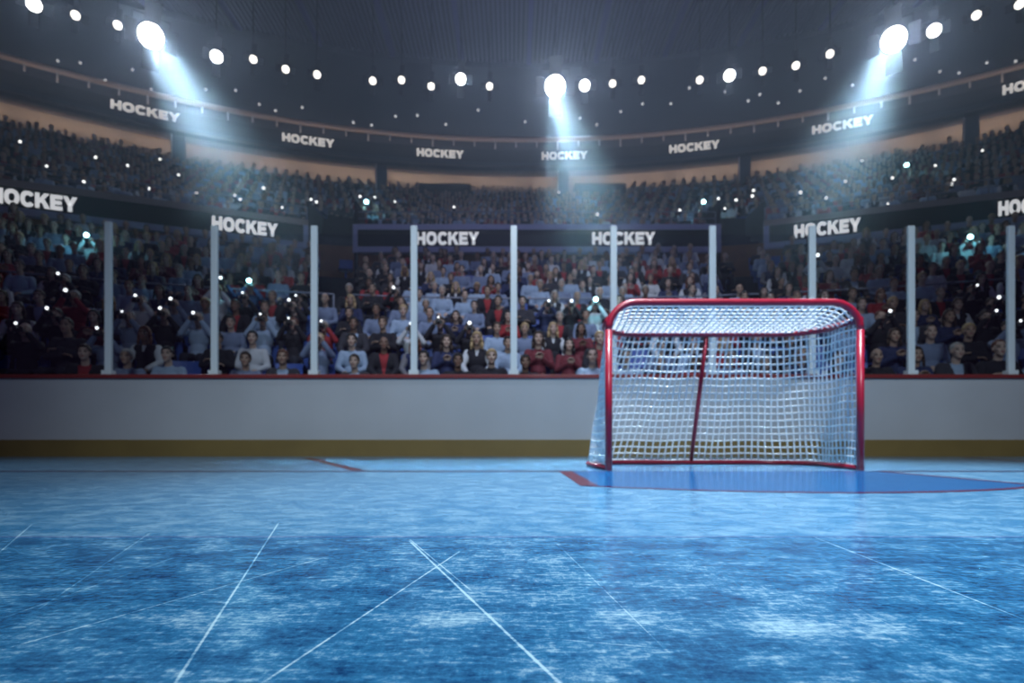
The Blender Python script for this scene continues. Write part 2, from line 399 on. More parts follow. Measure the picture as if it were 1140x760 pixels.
# ------------------------------------------------------------------ HOCKEY lettering
def letters():
    """polygons (with convex or simple outlines) in a cell of height 1; returns list of (polygon) and the total width"""
    S = .30; T = .25; out = []
    def R(x0, y0, x1, y1): out.append([(x0, y0), (x1, y0), (x1, y1), (x0, y1)])
    def ring(cx, rx, ry, a0, a1, n=22):
        for i in range(n):
            p = lerp(a0, a1, i / n); q = lerp(a0, a1, (i + 1) / n)
            def pt(a, k):
                e = 2.3
                c, s = math.cos(a), math.sin(a)
                ex, ey = (rx, ry) if k else (rx - S, ry - T)
                return (cx + ex * math.copysign(abs(c) ** (2 / e), c), .5 + ey * math.copysign(abs(s) ** (2 / e), s))
            out.append([pt(p, 0), pt(p, 1), pt(q, 1), pt(q, 0)])
    x = 0
    R(x, 0, x + S, 1); R(x + .66, 0, x + .66 + S, 1); R(x + S, .37, x + .66, .63); x += 1.04       # H
    ring(x + .53, .53, .52, 0, 2 * PI, 28); x += 1.14                                               # O
    ring(x + .51, .51, .52, .62, 2 * PI - .62, 24); x += 1.04                                       # C
    R(x, 0, x + S, 1); out.append([(x + S, .30), (x + S, .58), (x + .64, 1), (x + 1.0, 1)][0:1] + [(x + 1.02, 1), (x + .66, 1), (x + S, .62)])
    out.append([(x + .42, .46), (x + .70, 0), (x + 1.08, 0), (x + .62, .66)]); x += 1.10            # K
    R(x, 0, x + S, 1); R(x + S, 0, x + .86, .25); R(x + S, .38, x + .80, .62); R(x + S, .75, x + .86, 1); x += .92   # E
    out.append([(x - .02, 1), (x + .36, .40), (x + .36, .40), (x + .66, .40), (x + .34, 1)]); out.append([(x + .36, .40), (x + .66, .40), (x + 1.04, 1), (x + .70, 1)]); R(x + .36, 0, x + .66, .42); x += 1.02
    return out, x
LET, LW = letters()
def lettering(fn, h, wide):
    """fn(u, z) -> point pair (front, back): u in metres along the board from the text centre"""
    b = MB()
    for poly in LET:
        pp = []
        for q in poly:
            if not pp or q != pp[-1]: pp.append(q)
        n = len(pp); vs = []
        for d in (0, 1):
            for (x, y) in pp: vs.append(fn((x / LW - .5) * wide, (y - .5) * h, d))
        b.add(vs, [tuple(range(n)), tuple(range(n, 2 * n))[::-1]] + [(i, (i + 1) % n, n + (i + 1) % n, n + i) for i in range(n)])
    return b

# ------------------------------------------------------------------ balcony fascias (three straight boards)
def fascia(A, B, texts, label, taupe, endA=True, endB=True):
    A = Vector((A[0], A[1], 0)); B = Vector((B[0], B[1], 0)); d = (B - A); L = d.length; d.normalize(); n = Vector((d.y, -d.x, 0))   # n points at the rink
    r = empty('balcony_fascia', A + d * L / 2); O = A + d * L / 2
    ang = math.atan2(d.y, d.x); Rm = Matrix.Rotation(ang, 3, 'Z')
    def bx(u0, u1, w0, w1, z0, z1, mb): mb.box(Rm @ Vector(((u0 + u1) / 2, -(w0 + w1) / 2, 0)) + Vector((0, 0, (z0 + z1) / 2)), (abs(u1 - u0), abs(w1 - w0), z1 - z0), Rm)
    h = L / 2
    b = MB(); bx(-h, h, -.25, -.02, 7.06, 8.05, b); b.build('backing_board', M['fascia'], r)
    b = MB(); bx(-h, h, -.02, .06, 7.87, 8.07, b); o = b.build('top_band', M['taupe'] if taupe else M['fascia'], r)
    if taupe: o['label'] = 'taupe top band'
    b = MB(); bx(-h, h, -.02, .06, 7.04, 7.25, b)
    if endA: bx(-h, -h + .17, -.02, .06, 7.25, 7.87, b)
    if endB: bx(h - .17, h, -.02, .06, 7.25, 7.87, b)
    b.build('frame', M['fascia'], r)
    b = MB(); bx(-h + (.17 if endA else 0), h - (.17 if endB else 0), -.02, .02, 7.25, 7.87, b); o = b.build('sign_panel', M['panel'], r); o['label'] = 'black sign panel'
    for (px0, px1) in texts:
        # where the two pixel columns meet the board
        def hit(px):
            k = (px - CX0) / F; return (k * A.y - A.x) / (d.x - k * d.y)
        u0, u1 = hit(px0) - h, hit(px1) - h; uc = (u0 + u1) / 2
        mb = lettering(lambda u, z, q: Rm @ Vector((uc + u, -(.045 if q == 0 else .015), 0)) + Vector((0, 0, 7.555 + z)), .46, u1 - u0)
        o = mb.build('lettering', M['letter'], r); o['label'] = 'white lit capital letters'
    return tag(r, label, 'balcony sign', 'long balcony signs of the three stands')
fascia((-19.8, 15.51), (-7.3, 20.6), [(-12, 86), (236, 309)], 'slanting grey balcony front with black hockey sign above left stand', True, False, True)
fascia((-5.8, 21), (7.62, 21), [(463, 533), (659, 729)], 'straight grey balcony front with black hockey sign above centre stand', False)
fascia((9.05, 20.65), (20.2, 16.6), [(884, 958), (1111, 1186)], 'slanting grey balcony front with black hockey sign above right stand', True, True, False)
# dark vomitories between the balconies
for k, (A, B) in enumerate((((-7.45, 21.2), (-5.7, 21.3)), ((7.55, 21.3), (9.2, 21.2)))):
    b = MB(); cxm = (A[0] + B[0]) / 2
    b.box((cxm, 22.6, 7.3), (B[0] - A[0] + .3, .12, 3.2)); b.box((A[0], 21.8, 7.3), (.10, 1.7, 3.2)); b.box((B[0], 21.8, 7.3), (.10, 1.7, 3.2)); b.box((cxm, 21.8, 5.95), (B[0] - A[0], 1.7, .2))
    tag(b.build('wall_tunnel', M['dark']), 'dark stair tunnel opening between the %s stand and the centre stand' % ('left', 'right')[k], 'tunnel', kind='structure')

# ------------------------------------------------------------------ upper ring
CU, RU = -9, 41                                        # Y = 32 on the axis
def arcxs(R, cy, n=120, a=.86): return [lerp(-a, a, i / n) for i in range(n + 1)]
def ring_curve(r, z, n=120, a=.86, cy=CU): return [(RX + r * math.sin(t), cy + r * math.cos(t), z) for t in arcxs(r, cy, n, a)]
def ring_obj(name, prof, m, parent=None, cy=CU, smooth=False):
    b = MB(); b.sweep([ring_curve(r, z, cy=cy) for r, z in prof], True, smooth=smooth); return b.build(name, m, parent)
fr = empty('ring_sign_board', (0, 0, 0))
ring_obj('upper_band', [(RU, 16.33), (RU, 16.72), (RU + .5, 16.72), (RU + .5, 16.33)], M['band'], fr)
o = ring_obj('sign_panel', [(RU + .02, 15.62), (RU + .02, 16.34), (RU + .5, 16.34), (RU + .5, 15.62)], M['panel'], fr); o['label'] = 'black curved sign panel'
ring_obj('lower_band', [(RU, 15.38), (RU, 15.63), (RU + .5, 15.63), (RU + .5, 15.38)], M['band'], fr)
for (a, c) in ((123, 200), (314, 372), (464, 516), (603, 654), (745, 801), (904, 972), (1116, 1196)):
    def az(px):
        Y = on_ring(px, CU, RU); return math.atan2((px - CX0) / F * Y - RX, Y - CU)
    t0, t1 = az(a), az(c); tm = (t0 + t1) / 2
    def fn(u, z, q):
        r = RU - (.03 if q == 0 else 0); t = tm + u / RU
        return (RX + r * math.sin(t), CU + r * math.cos(t), 15.99 + z)
    o = lettering(fn, .43, (t1 - t0) * RU).build('lettering', M['letter'], fr); o['label'] = 'white lit capital letters'
tag(fr, 'long curved black hockey sign ringing the upper stands under the roof', 'ring sign')
ring_obj('wall_upper_rear', [(RU + 2.3, 12.5), (RU + 2.3, 17.0), (RU + 2.5, 17.0), (RU + 2.5, 12.5)], M['beige'])['kind'] = 'structure'
ring_obj('ceiling_ring_soffit', [(RU + .0, 15.36), (RU + 2.4, 15.9), (RU + 2.4, 16.0), (RU + .0, 15.46)], M['brownband'])['kind'] = 'structure'
for n_, t_ in (('wall_upper_rear', 'beige curved rear wall above the top row of the upper stands'), ('ceiling_ring_soffit', 'brown soffit under the curved ring sign')):
    tag(bpy.data.objects[n_], t_, 'wall' if 'wall' in n_ else 'soffit')
# pipe with stub hangers
pr = empty('ring_pipe', (0, 0, 0))
b = MB(); b.tube(ring_curve(RU - .18, 16.80), .13, 10); b.build('pipe', M['pipe'], pr)
for i in range(58):
    t = lerp(-.80, .80, i / 57); r = RU - .18; p = (RX + r * math.sin(t), CU + r * math.cos(t))
    b = MB(); b.tube([(p[0], p[1], 16.72), (p[0], p[1], 16.40 if i % 3 else 16.28)], .045, 8); b.build('stub_hanger', M['stub'], pr)
tag(pr, 'long curved brown pipe with short pale hangers along the roof edge', 'pipe')
# roof: soffit, ribbed ceiling, beams
RS = 36.6
ring_obj('ceiling_soffit', [(RU + .5, 16.72), (RU - .2, 16.95), (RS, 18.05), (RS, 18.45), (RU + .5, 17.6)], M['soffit'], smooth=False)
tag(bpy.data.objects['ceiling_soffit'], 'smooth dark blue sloping soffit around the roof', 'soffit', kind='structure')
b = MB(); b.box((0.8, 5, 18.5), (64, 52, .1)); tag(b.build('ceiling_deck', M['ceiling']), 'dark blue ceiling deck above the ribs', 'ceiling', kind='structure')
b = MB()
for i in range(-140, 141):
    x = RX + i * .20; yb = CU + math.sqrt(max(1, RS ** 2 - (x - RX) ** 2)) + .1
    if i % 16 == 0: continue
    if yb > 8: b.box((x, (8 + yb) / 2, 18.37), (.09, yb - 8, .18))
tag(b.build('ceiling_ribs', M['rib']), 'parallel corrugated ribs of the dark ceiling', 'ceiling', kind='structure')
for k, i in enumerate(range(-112, 113, 16)):
    x = RX + i * .20; yb = CU + math.sqrt(RS ** 2 - (x - RX) ** 2) + .1
    b = MB(); b.box((x, (8 + yb) / 2, 18.33), (.22, yb - 8, .26)); tag(b.build('trim_%d' % (k + 1), M['beam']), 'purple ceiling beam between the ribs, %s from the left' % ordinal(k + 1), 'ceiling beam', kind='structure')
# pillars in front of the rear wall
for k, px in enumerate((199, 425, 627, 829, 1081)):
    Y = on_ring(px, CU, RU + .7); x = (px - CX0) / F * Y
    r = empty('pillar', (x, Y, 13.0), -math.atan2(x - RX, Y - CU)); 
    b = MB(); b.box((0, 0, 1.26), (.58, .4, 2.52)); b.build('shaft', M['pillar'], r, .02)
    b = MB(); b.box((-.29, -.18, 1.26), (.07, .1, 2.48)); o = b.build('edge_strip', M['stub'], r); o['label'] = 'pale edge strip'
    tag(r, 'slate grey pillar rising behind the top row, %s from the left' % ordinal(k + 1), 'pillar', 'pillars along the rear wall'); r['kind'] = 'structure'
# dark portals at the top of the centre stand
PORTALS = ((467, 524), (640, 697))
for k, (a, c) in enumerate(PORTALS):
    Y = 33.0; A, C = at(a, 206, Y), at(c, 206, Y); w = C.x - A.x; xm = (A.x + C.x) / 2
    b = MB(); z0, z1 = 12.6, A.z
    b.box((A.x + .06, Y + .55, (z0 + z1) / 2), (.12, 1.1, z1 - z0)); b.box((C.x - .06, Y + .55, (z0 + z1) / 2), (.12, 1.1, z1 - z0)); b.box((xm, Y + .55, z1 + .05), (w, 1.1, .12)); b.box((xm, Y + 1.0, (z0 + z1) / 2), (w, .1, z1 - z0))
    tag(b.build('door_%d' % (k + 1), M['dark']), 'dark portal recess at the top of the upper centre stand, %s one' % ('left', 'right')[k], 'portal', kind='structure')

# ------------------------------------------------------------------ guard rails
def rail(name, pts, h, label, group, posts_every=1.3):
    r = empty(name, pts[len(pts) // 2]); O = Vector(pts[len(pts) // 2]); rp = [Vector(p) - O for p in pts]
    for k, z in enumerate((h, h * .55)):
        b = MB(); b.tube([p + Vector((0, 0, z)) for p in rp], .022 if k == 0 else .016, 8); b.build('top_rail' if k == 0 else 'mid_rail', M['rail'], r)
    L = sum((rp[i + 1] - rp[i]).length for i in range(len(rp) - 1)); n = max(2, int(L / posts_every))
    for p in resample(rp, n + 1):
        b = MB(); b.tube([p, p + Vector((0, 0, h))], .022, 8); b.build('rail_post', M['rail'], r)
    return tag(r, label, 'guard rail', group)
cy, R, z = lower_row(6); RR = R - .66
zr = z + .0
for (xa, xb, nm) in ((-16.5, -4.4, 'left'), (-4.0, 6.4, 'centre'), (7.0, 17.5, 'right')):
    xsr = [lerp(xa, xb, i / 16) for i in range(17)]
    rail('guard_rail', [(x, yat(cy, RR, x), zr) for x in xsr], .80, 'grey steel guard rail across the middle of the lower %s stand' % nm, 'guard rails halfway up the lower stands', 2.0)
for (A, B, nm) in (((-19.6, 15.8), (-7.4, 20.75), 'left'), ((-5.7, 21.16), (7.5, 21.16), 'centre'), ((9.15, 20.8), (20, 16.8), 'right')):
    rail('balcony_rail', [(lerp(A[0], B[0], i / 8), lerp(A[1], B[1], i / 8), 8.05) for i in range(9)], .55, 'grey steel rail on top of the %s balcony front' % nm, 'rails on the balcony fronts', 1.6)

# ------------------------------------------------------------------ people
def ell(bm, c, r, rot=None, seg=16):
    m = Matrix.Translation(c)
    if rot is not None: m = m @ rot.to_matrix().to_4x4()
    m = m @ Matrix.Diagonal((r[0], r[1], r[2], 1)); bmesh.ops.create_uvsphere(bm, u_segments=seg, v_segments=max(8, seg // 2), radius=1, matrix=m)
def limb(bm, pts, n=14):
    """tapering capsule chain through (point, radius)"""
    for (a, ra), (c, rc) in zip(pts, pts[1:]):
        a, c = Vector(a), Vector(c); d = c - a; L = d.length; q = d.to_track_quat('Z', 'Y').to_matrix().to_4x4()
        bmesh.ops.create_cone(bm, cap_ends=True, segments=n, radius1=ra, radius2=rc, depth=L, matrix=Matrix.Translation((a + c) / 2) @ q)
    for p, r in pts: ell(bm, p, (r, r, r), seg=12)
def remesh(bm, name, voxel, smooth=4):
    me = bpy.data.meshes.new(name); bm.to_mesh(me); bm.free()
    o = bpy.data.objects.new(name, me); COL.objects.link(o)
    r = o.modifiers.new('r', 'REMESH'); r.mode = 'VOXEL'; r.voxel_size = voxel
    s = o.modifiers.new('s', 'SMOOTH'); s.iterations = smooth; s.factor = .5
    dg = bpy.context.evaluated_depsgraph_get(); out = bpy.data.meshes.new_from_object(o.evaluated_get(dg)); out.name = name
    bpy.data.objects.remove(o); bpy.data.meshes.remove(me)
    out.polygons.foreach_set('use_smooth', [True] * len(out.polygons))
    return out
HC = Vector((0, -.035, 1.285))
def pose_arms(pose):
    A = {}
    for s in (-1, 1):
        sh = Vector((s * .175, .045, 1.045))
        if pose == 'lap': el, wr, fd = Vector((s * .245, -.02, .79)), Vector((s * .10, -.235, .70)), Vector((-s * .35, -.9, -.25))
        elif pose == 'knees': el, wr, fd = Vector((s * .25, -.05, .80)), Vector((s * .15, -.30, .66)), Vector((-s * .05, -1, -.3))
        elif pose == 'crossed': el, wr, fd = Vector((s * .25, -.04, .82)), Vector((-s * .02, -.20, .86 + .04 * s)), Vector((-s * 1, -.05, .1))
        elif pose == 'clasp': el, wr, fd = Vector((s * .23, -.06, .80)), Vector((s * .05, -.24, .90)), Vector((-s * .3, -.35, .8))
        else: el, wr, fd = Vector((s * .25, -.17, .99)), Vector((s * .10, -.22, 1.21)), Vector((-s * .45, -.35, .75))   # holding a camera up
        A[s] = (sh, el, wr, fd.normalized())
    return A
def make_body(pose, female):
    bm = bmesh.new(); A = pose_arms(pose); w = .92 if female else 1.0
    ell(bm, (0, 0, .56), (.155, .13, .12)); ell(bm, (0, .03, .72), (.135 * w, .105, .16)); ell(bm, (0, .045, .92), (.165 * w, .115, .19)); limb(bm, [((-.14 * w, .045, 1.03), .062), ((.14 * w, .045, 1.03), .062)])
    limb(bm, [((0, .04, 1.04), .075), ((0, .015, 1.12), .056), ((0, -.005, 1.19), .056)])
    # head: skull, jaw, nose, brow, ears, lips
    ell(bm, HC + Vector((0, .015, .03)), (.076, .094, .092), seg=24); ell(bm, HC + Vector((0, -.022, -.045)), (.060, .068, .072), seg=20); ell(bm, HC + Vector((0, -.062, -.095)), (.028, .024, .022))
    limb(bm, [(HC + Vector((0, -.080, .018)), .011), (HC + Vector((0, -.102, -.022)), .016)], 10)
    limb(bm, [(HC + Vector((-.04, -.070, .036)), .014), (HC + Vector((.04, -.070, .036)), .014)], 10)
    ell(bm, HC + Vector((0, -.084, -.058)), (.024, .010, .010))
    for s in (-1, 1):
        ell(bm, HC + Vector((s * .079, .012, -.005)), (.010, .018, .030))
        ell(bm, HC + Vector((s * .043, -.062, -.020)), (.022, .022, .020))
        sh, el, wr, fd = A[s]
        limb(bm, [(sh, .055), (sh.lerp(el, .5), .047), (el, .040), (el.lerp(wr, .35), .039), (wr, .027)])
        # hand: palm, four fingers, thumb
        side = Vector((0, 0, 1)).cross(fd); side = side.normalized() if side.length > .1 else Vector((1, 0, 0)); nrm = fd.cross(side)
        pc = wr + fd * .055; Rm = Matrix((side, fd, nrm)).transposed()
        ell(bm, pc, (.040, .052, .016), Rm.to_euler())
        for k, (off, ln) in enumerate(((-.030, .062), (-.010, .074), (.010, .070), (.029, .056))):
            b0 = wr + fd * .095 + side * off; b1 = b0 + (fd * .8 - nrm * .45).normalized() * ln * .55; b2 = b1 + (fd * .35 - nrm * .85).normalized() * ln * .5
            limb(bm, [(b0, .0098), (b1, .009), (b2, .008)], 8)
        th = side * (s if pose != 'crossed' else -1)
        t0 = wr + fd * .04 + th * .032; limb(bm, [(t0, .012), (t0 + fd * .035 + th * .025, .0105), (t0 + fd * .065 + th * .018 - nrm * .02, .0095)], 8)
        hip, kn, an = Vector((s * .085, -.02, .545)), Vector((s * .13, -.44, .53)), Vector((s * .135, -.40, .09))
        limb(bm, [(hip, .092), (hip.lerp(kn, .5), .078), (kn, .060), (kn.lerp(an, .3), .056), (an, .036)]); limb(bm, [(an + Vector((0, .03, -.045)), .040), (an + Vector((s * .02, -.12, -.055)), .034), (an + Vector((s * .025, -.17, -.06)), .028)])
    me = remesh(bm, 'person', .0085, 3)
    for m_ in (SKIN[0], M['eye'], M['lip']): me.materials.append(m_)
    for p in me.polygons:
        c = p.center - HC
        if c.y < -.05:
            if abs(abs(c.x) - .033) < .014 and abs(c.z - .012) < .008: p.material_index = 1
            elif abs(abs(c.x) - .034) < .018 and abs(c.z - .040) < .005: p.material_index = 1
            elif abs(c.x) < .024 and abs(c.z + .057) < .008: p.material_index = 2
    return me
def make_top(pose, female, sleeve='long', infl=.012, vneck=0, arms=True, name='shirt', hem=.57):
    bm = bmesh.new(); A = pose_arms(pose); w = .92 if female else 1.0; g = infl
    ell(bm, (0, 0, hem + .03), (.155 + g, .13 + g, .10)); ell(bm, (0, .03, .72), (.14 * w + g, .11 + g, .17)); ell(bm, (0, .045, .92), (.168 * w + g, .118 + g, .19)); limb(bm, [((-.14 * w, .045, 1.03), .064 + g), ((.14 * w, .045, 1.03), .064 + g)])
    limb(bm, [((0, .042, 1.05), .08 + g), ((0, .03, 1.09), .062 + g * .6)])
    if arms:
        for s in (-1, 1):
            sh, el, wr, fd = A[s]
            L = [(sh, .060 + g), (sh.lerp(el, .5), .053 + g), (el, .047 + g)]
            if sleeve == 'long': L += [(el.lerp(wr, .5), .042 + g), (el.lerp(wr, .94), .034 + g)]
            limb(bm, L)
    me = remesh(bm, name, .013, 3)
    if vneck:
        b2 = bmesh.new(); b2.from_mesh(me)
        dead = [f for f in b2.faces if f.calc_center_median().y < .0 and f.calc_center_median().z > vneck and abs(f.calc_center_median().x) < .012 + (f.calc_center_median().z - vneck) * .20 and f.calc_center_median().z < 1.16]
        bmesh.ops.delete(b2, geom=dead, context='FACES'); b2.to_mesh(me); b2.free()
    me.materials.append(CLOTH['black']); return me
def make_trousers():
    bm = bmesh.new(); g = .012
    ell(bm, (0, 0, .555), (.158 + g, .135 + g, .115)); 
    for s in (-1, 1):
        hip, kn, an = Vector((s * .085, -.02, .545)), Vector((s * .13, -.44, .53)), Vector((s * .135, -.40, .09))
        limb(bm, [(hip, .095 + g), (hip.lerp(kn, .5), .082 + g), (kn, .066 + g), (kn.lerp(an, .3), .064 + g), (an + Vector((0, 0, .02)), .058 + g)])
    me = remesh(bm, 'trousers', .016, 3); me.materials.append(CLOTH['trouser']); return me
def make_hair(style):
    bm = bmesh.new(); bmesh.ops.create_uvsphere(bm, u_segments=28, v_segments=20, radius=1)
    k = 1.07 if style != 'cropped' else 1.03
    for v in bm.verts: v.co = Vector((v.co.x * .078 * k, v.co.y * .097 * k, v.co.z * .095 * k)) + Vector((0, .017, .032))
    dead = []
    for f in bm.faces:
        c = f.calc_center_median()
        lim = .070 if c.y < -.045 else (.028 if c.y < -.01 else (-.01 if c.y < .03 else -.065))
        if c.y < -.02 and abs(c.x) < .05: lim = .084
        if style == 'cropped': lim += .02
        if c.z < lim: dead.append(f)
    bmesh.ops.delete(bm, geom=dead, context='FACES')
    me = bpy.data.meshes.new('hair'); bm.to_mesh(me); bm.free()
    o = bpy.data.objects.new('hair', me); COL.objects.link(o); so = o.modifiers.new('s', 'SOLIDIFY'); so.thickness = .011; so.offset = .2
    dg = bpy.context.evaluated_depsgraph_get(); m2 = bpy.data.meshes.new_from_object(o.evaluated_get(dg)); bpy.data.objects.remove(o)
    if style == 'long':
        b2 = bmesh.new(); b2.from_mesh(m2)
        ell(b2, Vector((0, .07, -.08)), (.085, .045, .15)); 
        for s in (-1, 1): limb(b2, [(Vector((s * .078, .005, .03)), .022), (Vector((s * .092, .01, -.06)), .026), (Vector((s * .10, -.01, -.17)), .018)], 10)
        b2.to_mesh(m2); b2.free()
    for v in m2.vertices: v.co = v.co + HC
    m2.polygons.foreach_set('use_smooth', [True] * len(m2.polygons)); m2.materials.append(HAIRM['black']); m2.name = 'hair'; return m2
HAIR = {s: make_hair(s) for s in ('short', 'long', 'cropped')}
TROU = make_trousers()
def tie_mesh():
    b = MB(); b.tube([(0, -.095, 1.085), (0, -.098, 1.05)], [.02, .016], 8)
    vs = [(-.014, -.098, 1.06), (.014, -.098, 1.06), (.034, -.122, .76), (0, -.12, .72), (-.034, -.122, .76)]
    b.add(vs + [(x, y + .01, z) for x, y, z in vs], [(0, 1, 2, 3, 4), (9, 8, 7, 6, 5)] + [(i, (i + 1) % 5, 5 + (i + 1) % 5, 5 + i) for i in range(5)]); return b.mesh('tie', CLOTH['red'])
# kinds: (key, pose, female, garments)
KIND = {}
def kind(key, pose, female, tops): KIND[key] = dict(body=make_body(pose, female), tops=tops, female=female)
_t = {}
kind('shirt', 'lap', False, [('shirt', make_top('lap', False))])
kind('crossed', 'crossed', False, [('sweater', make_top('crossed', False, infl=.020, name='sweater'))])
kind('jacket', 'knees', False, [('shirt', make_top('knees', False, infl=.008)), ('jacket', make_top('knees', False, infl=.024, vneck=.70, name='jacket', hem=.55))])
kind('woman', 'clasp', True, [('blouse', make_top('clasp', True, name='blouse'))])
kind('vest', 'knees', True, [('shirt', make_top('knees', True, infl=.009)), ('vest', make_top('knees', True, infl=.024, arms=False, vneck=.98, name='vest'))])
kind('photo', 'camera', False, [('shirt', make_top('camera', False))])
PROTO = {}
# looks: label phrase -> (kind, colours of tops)
LOOKS = [('pale blue shirt', 'shirt', ['pale blue'], 15), ('grey blue shirt', 'shirt', ['grey blue'], 9), ('white shirt', 'shirt', ['white'], 4), ('black sweater', 'crossed', ['black'], 11),
 ('charcoal sweater', 'crossed', ['charcoal'], 5), ('black jacket over red shirt', 'jacket', ['red', 'black'], 12), ('charcoal jacket over pale shirt', 'jacket', ['pale blue', 'charcoal'], 4),
 ('red blouse', 'woman', ['red'], 9), ('maroon blouse', 'woman', ['maroon'], 4), ('navy blouse', 'woman', ['navy'], 4), ('black vest over white shirt', 'vest', ['white', 'black'], 10), ('navy vest over grey shirt', 'vest', ['grey', 'navy'], 4)]
PHOTOLOOKS = [('pale blue shirt', 'photo', ['pale blue'], 1), ('black shirt', 'photo', ['black'], 2), ('grey blue shirt', 'photo', ['grey blue'], 1), ('red shirt', 'photo', ['red'], .35), ('navy shirt', 'photo', ['navy'], 1), ('white shirt', 'photo', ['white'], 1)]
def set_mat(o, m, slot=0):
    o.material_slots[slot].link = 'OBJECT'; o.material_slots[slot].material = m
def person_proto(k):
    if k in PROTO: return PROTO[k]
    d = KIND[k]; r = bpy.data.objects.new('person', d['body']); PROTO[k] = r
    kids = [(n, me) for n, me in d['tops']] + [('trousers', TROU), ('hair', HAIR['long' if d['female'] else 'short'])]
    r['_k'] = 0; PROTO[k] = (r, kids); return PROTO[k]
FIRST = {}
def add_person(look, haircol, style, loc, rz, scale):
    phrase, k, cols, _ = look
    body, kids = person_proto(k)
    r = bpy.data.objects.new('person', KIND[k]['body']) if k not in FIRST else FIRST[k].copy()
    FIRST.setdefault(k, r)
    COL.objects.link(r); r.location = loc; r.rotation_euler = (0, 0, rz); r.scale = (scale,) * 3
    set_mat(r, random.choices(SKIN, (6, 4, 1))[0])
    ci = 0
    for n, me in kids:
        if n == 'hair' and style == 'bald': continue
        c = bpy.data.objects.new(n, HAIR[style] if n == 'hair' else me); COL.objects.link(c); c.parent = r
        if n == 'hair': set_mat(c, HAIRM[haircol])
        elif n == 'trousers': pass
        else: set_mat(c, CLOTH[cols[ci]]); ci += 1
    return r
# ---- seats
def seat_meshes():
    b = MB()
    prof = [(-.24, .455), (-.22, .475), (.0, .455), (.17, .445), (.19, .43), (.17, .42), (0, .43), (-.22, .445)]
    b.sweep([[(x, y, z) for x in (-.23, -.21, 0, .21, .23)] for y, z in prof], True); s = b.mesh('seat', M['seat'])
    b = MB(); pr = [(.17, .46), (.20, .46), (.255, .68), (.275, .86), (.265, .885), (.245, .875), (.225, .68)]
    b.sweep([[(x, y - .10 * (x / .23) ** 2 * .3, z) for x in (-.235, -.2, -.1, 0, .1, .2, .235)] for y, z in pr], True); k = b.mesh('backrest', M['seat'])
    b = MB(); b.box((0, .1, .2), (.07, .09, .4)); b.box((0, .1, .01), (.2, .2, .02)); b.box((0, .02, .41), (.34, .3, .025)); p = b.mesh('pedestal', M['seatmetal'])
    b = MB()
    for q in (-1, 1): b.box((q * .262, .0, .62), (.04, .30, .03)); b.box((q * .262, .13, .52), (.03, .05, .2))
    a = b.mesh('armrest', M['seatmetal'])
    return s, k, p
SM = seat_meshes()
SEAT0 = None
def add_seat(loc, rz):
    r = empty('arena_seat', loc, rz)
    for n, me in zip(('seat', 'backrest', 'pedestal'), SM):
        c = bpy.data.objects.new(n, me); COL.objects.link(c); c.parent = r
    return r

# ---- seat grid
def gap(px, i):                                        # aisles up to the tunnels in the rows above the rail
    if i >= 10 and (386 < px < 434 - (12 - i) * 8 or (775 < px < 806 and i >= 11)): return True
    return i >= 6 and (abs(px - 372) < 20 - (i - 6) * 1.5 or abs(px - 826) < 20 - (i - 6) * 1.5)
slots = []
for i in range(NL):
    cy, R, z = lower_row(i); n = int(1.1 * R / .56)
    off = (i % 2) * .5 + random.uniform(-.1, .1)
    for k in range(-n // 2, n // 2 + 1):
        a = (k + off) * .56 / R; x = RX + R * math.sin(a); y = cy + R * math.cos(a)
        if y < 8.4: continue
        px, py = proj((x, y, z + 1.27))
        if px < -150 or px > 1290: continue
        if gap(px, i): continue
        slots.append(dict(i=i, k=k, a=a, x=x, y=y, z=z, px=px, py=py))
FL_LOW = [(60, 323), (99, 337), (77, 357), (31, 374), (116, 370), (147, 343), (163, 345), (188, 342), (194, 355), (231, 365), (239, 337), (243, 325), (279, 337), (289, 357), (309, 363), (319, 334), (326, 340),
 (358, 379), (373, 367), (428, 330), (444, 374), (497, 365), (511, 374), (613, 345), (638, 352), (901, 302), (970, 365), (1085, 319), (1087, 358), (1098, 359), (1114, 357)]
TEAL_LOW = [(285, 326), (656, 335), (1073, 279), (100, 275)]
flash_at = {}
for n, (fx, fy) in enumerate(FL_LOW + TEAL_LOW):
    best = min((s for s in slots if id(s) not in flash_at), key=lambda s: math.hypot(s['px'] - fx, (s['py'] + 2 - fy) * 1.2))
    best['flash'] = 'teal' if n >= len(FL_LOW) else 'white'; flash_at[id(best)] = best
for s in slots: s['occ'] = s.get('flash') is not None or random.random() < (.80 if s['i'] < 6 else .88)
inview = [s for s in slots if s['occ'] and 2 < s['px'] < 1138]
inview.sort(key=lambda s: s['y'])
NPER = 300
fl = [s for s in inview if s.get('flash')]
own = (fl + [s for s in inview if not s.get('flash')])[:NPER]
for s in own: s['own'] = True
PANE_EDGE = SP
def pane(px): return 1 + sum(px > e for e in PANE_EDGE)
def cell(s): return (s['i'], pane(s['px']))
def rowname(i): return 'front row' if i == 0 else ordinal(i + 1) + ' row'
used = set()
flashes = []
PHRASE_SHORT = {}
